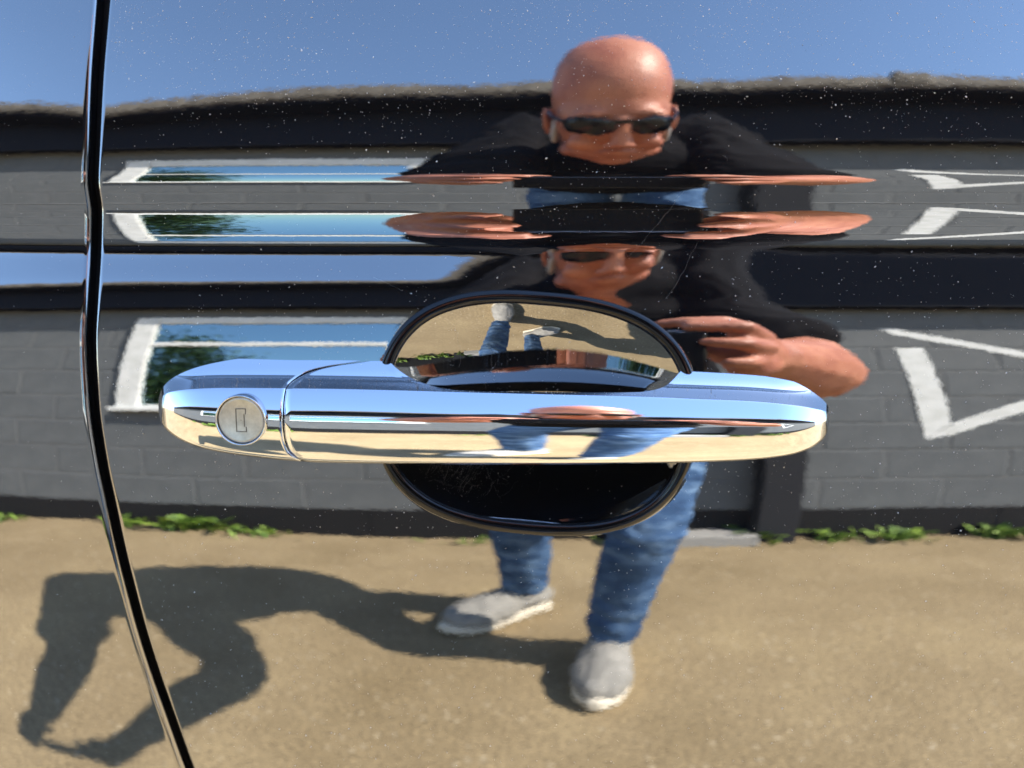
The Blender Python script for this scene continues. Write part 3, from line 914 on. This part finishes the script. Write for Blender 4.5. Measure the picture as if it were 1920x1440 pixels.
# legs
for h, k, a in ((HIP_L, KN_L, AN_L), (HIP_R, KN_R, AN_R)):
    tube(bm, [(*h, 0.092), (*k, 0.056)]); tube(bm, [(*k, 0.056), *[((k[0]*.65+a[0]*.35), k[1]*.65+a[1]*.35 - 0.015, k[2]*.65+a[2]*.35, 0.055)], (*a, 0.036)]); 
# hands: palm and five fingers each, closed round the ends of the phone
PH0, PH1 = -0.012, 0.137                    # phone ends
def hand(s, wr, end):
    e = end                                 # x of the phone's end; s=+1 hand on the right end
    X_ = lambda d: e + s*d
    # palm behind the end of the phone
    tube(bm, [(*wr, 0.029), (X_(0.048), -0.305, 0.995, 0.027), (X_(0.030), -0.287, 0.988, 0.021)])
    tube(bm, [(X_(0.050), -0.300, 1.010, 0.021), (X_(0.034), -0.268, 1.018, 0.014)])
    tube(bm, [(X_(0.050), -0.305, 0.975, 0.022), (X_(0.034), -0.272, 0.965, 0.015)])
    # index along the top edge
    tube(bm, [(X_(0.040), -0.272, 1.020, 0.0115), (X_(0.016), -0.254, 1.031, 0.0095), (X_(-0.010), -0.252, 1.0300, 0.0085), (X_(-0.030), -0.257, 1.0260, 0.0072)], 0.5)
    # middle, folded over the far face near the top
    tube(bm, [(X_(0.046), -0.268, 1.008, 0.0115), (X_(0.026), -0.244, 1.016, 0.0100), (X_(0.004), -0.2435, 1.017, 0.0085), (X_(-0.012), -0.2445, 1.0165, 0.0072)], 0.5)
    # ring and little finger, along the end
    tube(bm, [(X_(0.046), -0.266, 0.990, 0.0115), (X_(0.026), -0.246, 0.990, 0.0098), (X_(0.008), -0.2435, 0.992, 0.0082), (X_(-0.002), -0.2440, 0.993, 0.0072)], 0.5)
    tube(bm, [(X_(0.042), -0.270, 0.972, 0.0105), (X_(0.026), -0.252, 0.965, 0.0085), (X_(0.013), -0.248, 0.964, 0.0070)], 0.5)
    # thumb, on the screen side
    tube(bm, [(X_(0.045), -0.305, 0.978, 0.0150), (X_(0.020), -0.288, 0.988, 0.0115), (X_(-0.004), -0.2835, 0.998, 0.0098), (X_(-0.022), -0.2820, 1.004, 0.0085)], 0.5)
hand(1, WR_R, PH1); hand(-1, WR_L, PH0)
body = link("body", fuse("body", bm, 0.0036, 5), M['skin'], man)

# t-shirt
bm = bmesh.new()
for c, r in TR: ell(bm, (c[0], c[1], c[2]-0.004), tuple(q*1.07 + 0.006 for q in r), (math.radians(-30), 0, 0))
ell(bm, (0.19, -1.10, 0.90), (0.185, 0.135, 0.09), (math.radians(-12), 0, 0))
tube(bm, [(*SH_L, 0.076), (0.07, -0.80, 1.365, 0.083), (0.14, -0.80, 1.365, 0.080), (0.21, -0.80, 1.365, 0.083), (*SH_R, 0.076)])
for sh, elb in ((SH_L, EL_L), (SH_R, EL_R)):
    tube(bm, arm_path(sh, elb, WR_L if sh is SH_L else WR_R, (0.079, 0.088, 0.088, 0.088, 0.08), 0.28))
tube(bm, [(0.135, -0.745, 1.36, 0.066), (0.128, -0.705, 1.352, 0.064)])
me = fuse("t_shirt", bm, 0.006, 6)
ruffle(me, lambda c: 0.011*mnoise.noise((c.x*9, c.y*9, c.z*14)) + 0.008*abs(mnoise.noise((c.x*20 + c.z*9, c.y*18, c.z*22))))
link("t_shirt", me, M['tee'], man)

# jeans
bm = bmesh.new()
ell(bm, (0.187, -1.11, 0.93), (0.178, 0.128, 0.12))
for h, k, a in ((HIP_L, KN_L, AN_L), (HIP_R, KN_R, AN_R)):
    c = (k[0]*.6+a[0]*.4, k[1]*.6+a[1]*.4 - 0.012, k[2]*.6+a[2]*.4)
    e_ = (a[0]*.97+k[0]*.03, a[1]*.97+k[1]*.03, 0.135)
    tube(bm, [(*h, 0.104), (*k, 0.070)]); tube(bm, [(*k, 0.070), (*c, 0.068), (*e_, 0.058)])
me = fuse("jeans", bm, 0.005, 4)
def jfold(c):
    low = max(0.0, 1 - (c.z - 0.08)/0.24); kn = math.exp(-((c.z - 0.5)/0.1)**2)
    w = math.sin(c.z*105 + 6*mnoise.noise((c.x*11, c.y*11, 1.5))) * (0.35 + mnoise.noise((c.x*14, c.y*14, c.z*9)))
    return 0.0065*w*(low*1.2 + kn*0.8) + 0.006*mnoise.noise((c.x*16, c.y*16, c.z*11))
ruffle(me, jfold)
link("jeans", me, M['jean'], man)

# shoes
def shoe(ank, toe, heel):
    t_, h_ = Vector(toe), Vector(heel); d = (t_ - h_); L = d.length; d.normalize(); s2 = Vector((-d.y, d.x, 0))
    P_ = lambda f, side, z: tuple(h_ + d*(L*f) + s2*side + Vector((0, 0, z)))
    b = bmesh.new()
    tube(b, [(*P_(0.15, 0, 0.064), 0.042), (*P_(0.30, 0, 0.068), 0.049), (*P_(0.52, 0, 0.060), 0.050), (*P_(0.72, 0, 0.050), 0.045), (*P_(0.86, 0.004, 0.046), 0.036)])
    for sd in (-1, 1):
        tube(b, [(*P_(0.50, sd*0.012, 0.054), 0.046), (*P_(0.68, sd*0.022, 0.046), 0.042), (*P_(0.82, sd*0.014, 0.043), 0.036)])
    tube(b, [(*P_(0.17, 0, 0.09), 0.039), (*P_(0.22, 0, 0.118), 0.040)])
    me_ = fuse("shoe", b, 0.004, 6)
    ruffle(me_, lambda c: 0.002*mnoise.noise((c.x*40, c.y*40, c.z*40)))
    o = link("shoe", me_, M['shoe'], man)
    b = bmesh.new()
    tube(b, [(*P_(0.12, 0, 0.026), 0.026), (*P_(0.30, 0, 0.026), 0.026)])
    for sd in (-1, 1):
        tube(b, [(*P_(0.12, sd*0.014, 0.024), 0.024), (*P_(0.40, sd*0.026, 0.020), 0.021), (*P_(0.68, sd*0.040, 0.020), 0.021), (*P_(0.86, sd*0.028, 0.022), 0.020), (*P_(0.955, sd*0.004, 0.027), 0.018)])
    tube(b, [(*P_(0.3, 0, 0.022), 0.021), (*P_(0.9, 0, 0.022), 0.021)])
    link("sole", fuse("sole", b, 0.004, 4), M['sole'], o)
    # laces
    b = bmesh.new()
    for q in range(5):
        f = 0.40 + 0.075*q; zz = 0.119 - 0.0105*q
        tube(b, [(*P_(f, -0.026, zz-0.010), 0.0035), (*P_(f, 0, zz), 0.0035), (*P_(f+0.02, 0.026, zz-0.010), 0.0035)], 0.8)
    link("laces", from_bm("laces", b, True), M['white'], o)
shoe(AN_R, (0.150, -0.885, 0), (0.222, -1.165, 0))
shoe(AN_L, (-0.165, -1.215, 0), (0.100, -1.395, 0))

# sunglasses
sg = link("sunglasses", (lambda b: (add_box(b, (-0.014, 0.098, 0.026), (0.014, 0.102, 0.033)), b.transform(HT), from_bm("sunglasses", b))[-1])(bmesh.new()), M['lens'], man)
for sx in (-1, 1):
    b = bmesh.new()
    out = []
    for k in range(28):
        a = 2*math.pi*k/28
        cx = 0.028*abs(math.cos(a))**0.75*math.copysign(1, math.cos(a)); cz = 0.0175*abs(math.sin(a))**0.8*math.copysign(1, math.sin(a))
        x_ = sx*0.036 + cx; y_ = 0.101 - 1.6*x_*x_*3.2
        out.append((x_, y_, 0.019 + cz))
    a_ = [b.verts.new((x, y+0.002, z)) for x, y, z in out]; c_ = [b.verts.new((x, y-0.001, z)) for x, y, z in out]
    ctr = b.verts.new((sx*0.036, 0.1025-0.0066, 0.019))
    for k in range(28):
        b.faces.new((a_[k], a_[(k+1) % 28], ctr)); b.faces.new((a_[k], c_[k], c_[(k+1) % 28], a_[(k+1) % 28]))
    b.faces.new(c_)
    bmesh.ops.recalc_face_normals(b, faces=b.faces); b.transform(HT)
    link("lens", from_bm("lens", b, True), M['lens'], sg)
    b = bmesh.new()
    tube(b, [(sx*0.064, 0.082, 0.025, 0.0035), (sx*0.078, 0.05, 0.024, 0.0032), (sx*0.082, -0.012, 0.012, 0.0028)], 0.5); b.transform(HT)
    link("temple_arm", from_bm("temple_arm", b, True), M['lens'], sg)
    b = bmesh.new()
    m_ = HT @ Matrix.Translation((sx*0.071, 0.012, -0.026)) @ Matrix.Diagonal((0.0075, 0.013, 0.030, 1))
    bmesh.ops.create_icosphere(b, subdivisions=3, radius=1.0, matrix=m_)
    link("sideburn", from_bm("sideburn", b, True), M['stubble'], man)

# the phone in his hands, its lens at the corner where the picture is taken from
ph = tag(empty("smartphone", (0.0625, -0.262, 0.94)), "black smartphone held sideways in both hands with its lens facing the car", "phone")
R_ = Matrix.Translation((0, -0.2565, 0.95)) @ Euler((-PITCH, 0, 0)).to_matrix().to_4x4() @ Matrix.Translation((0, 0.2565, -0.95))
def phone_part(name, m, *boxes, bev=0.002):
    b = bmesh.new()
    for lo, hi in boxes: add_box(b, lo, hi, bev)
    b.transform(R_); return link(name, from_bm(name, b), m, ph)
phone_part("phone_body", M['phone'], ((PH0, -0.2655, 0.938), (PH1, -0.2575, 1.011)), bev=0.003)
phone_part("phone_frame", M['phone_edge'], ((PH0+0.004, -0.2640, 1.0095), (PH1-0.004, -0.2592, 1.0122)), bev=0.0008)
phone_part("camera_bump", M['phone'], ((PH0+0.002, -0.2574, 0.940), (PH0+0.034, -0.2556, 0.974)), bev=0.0006)
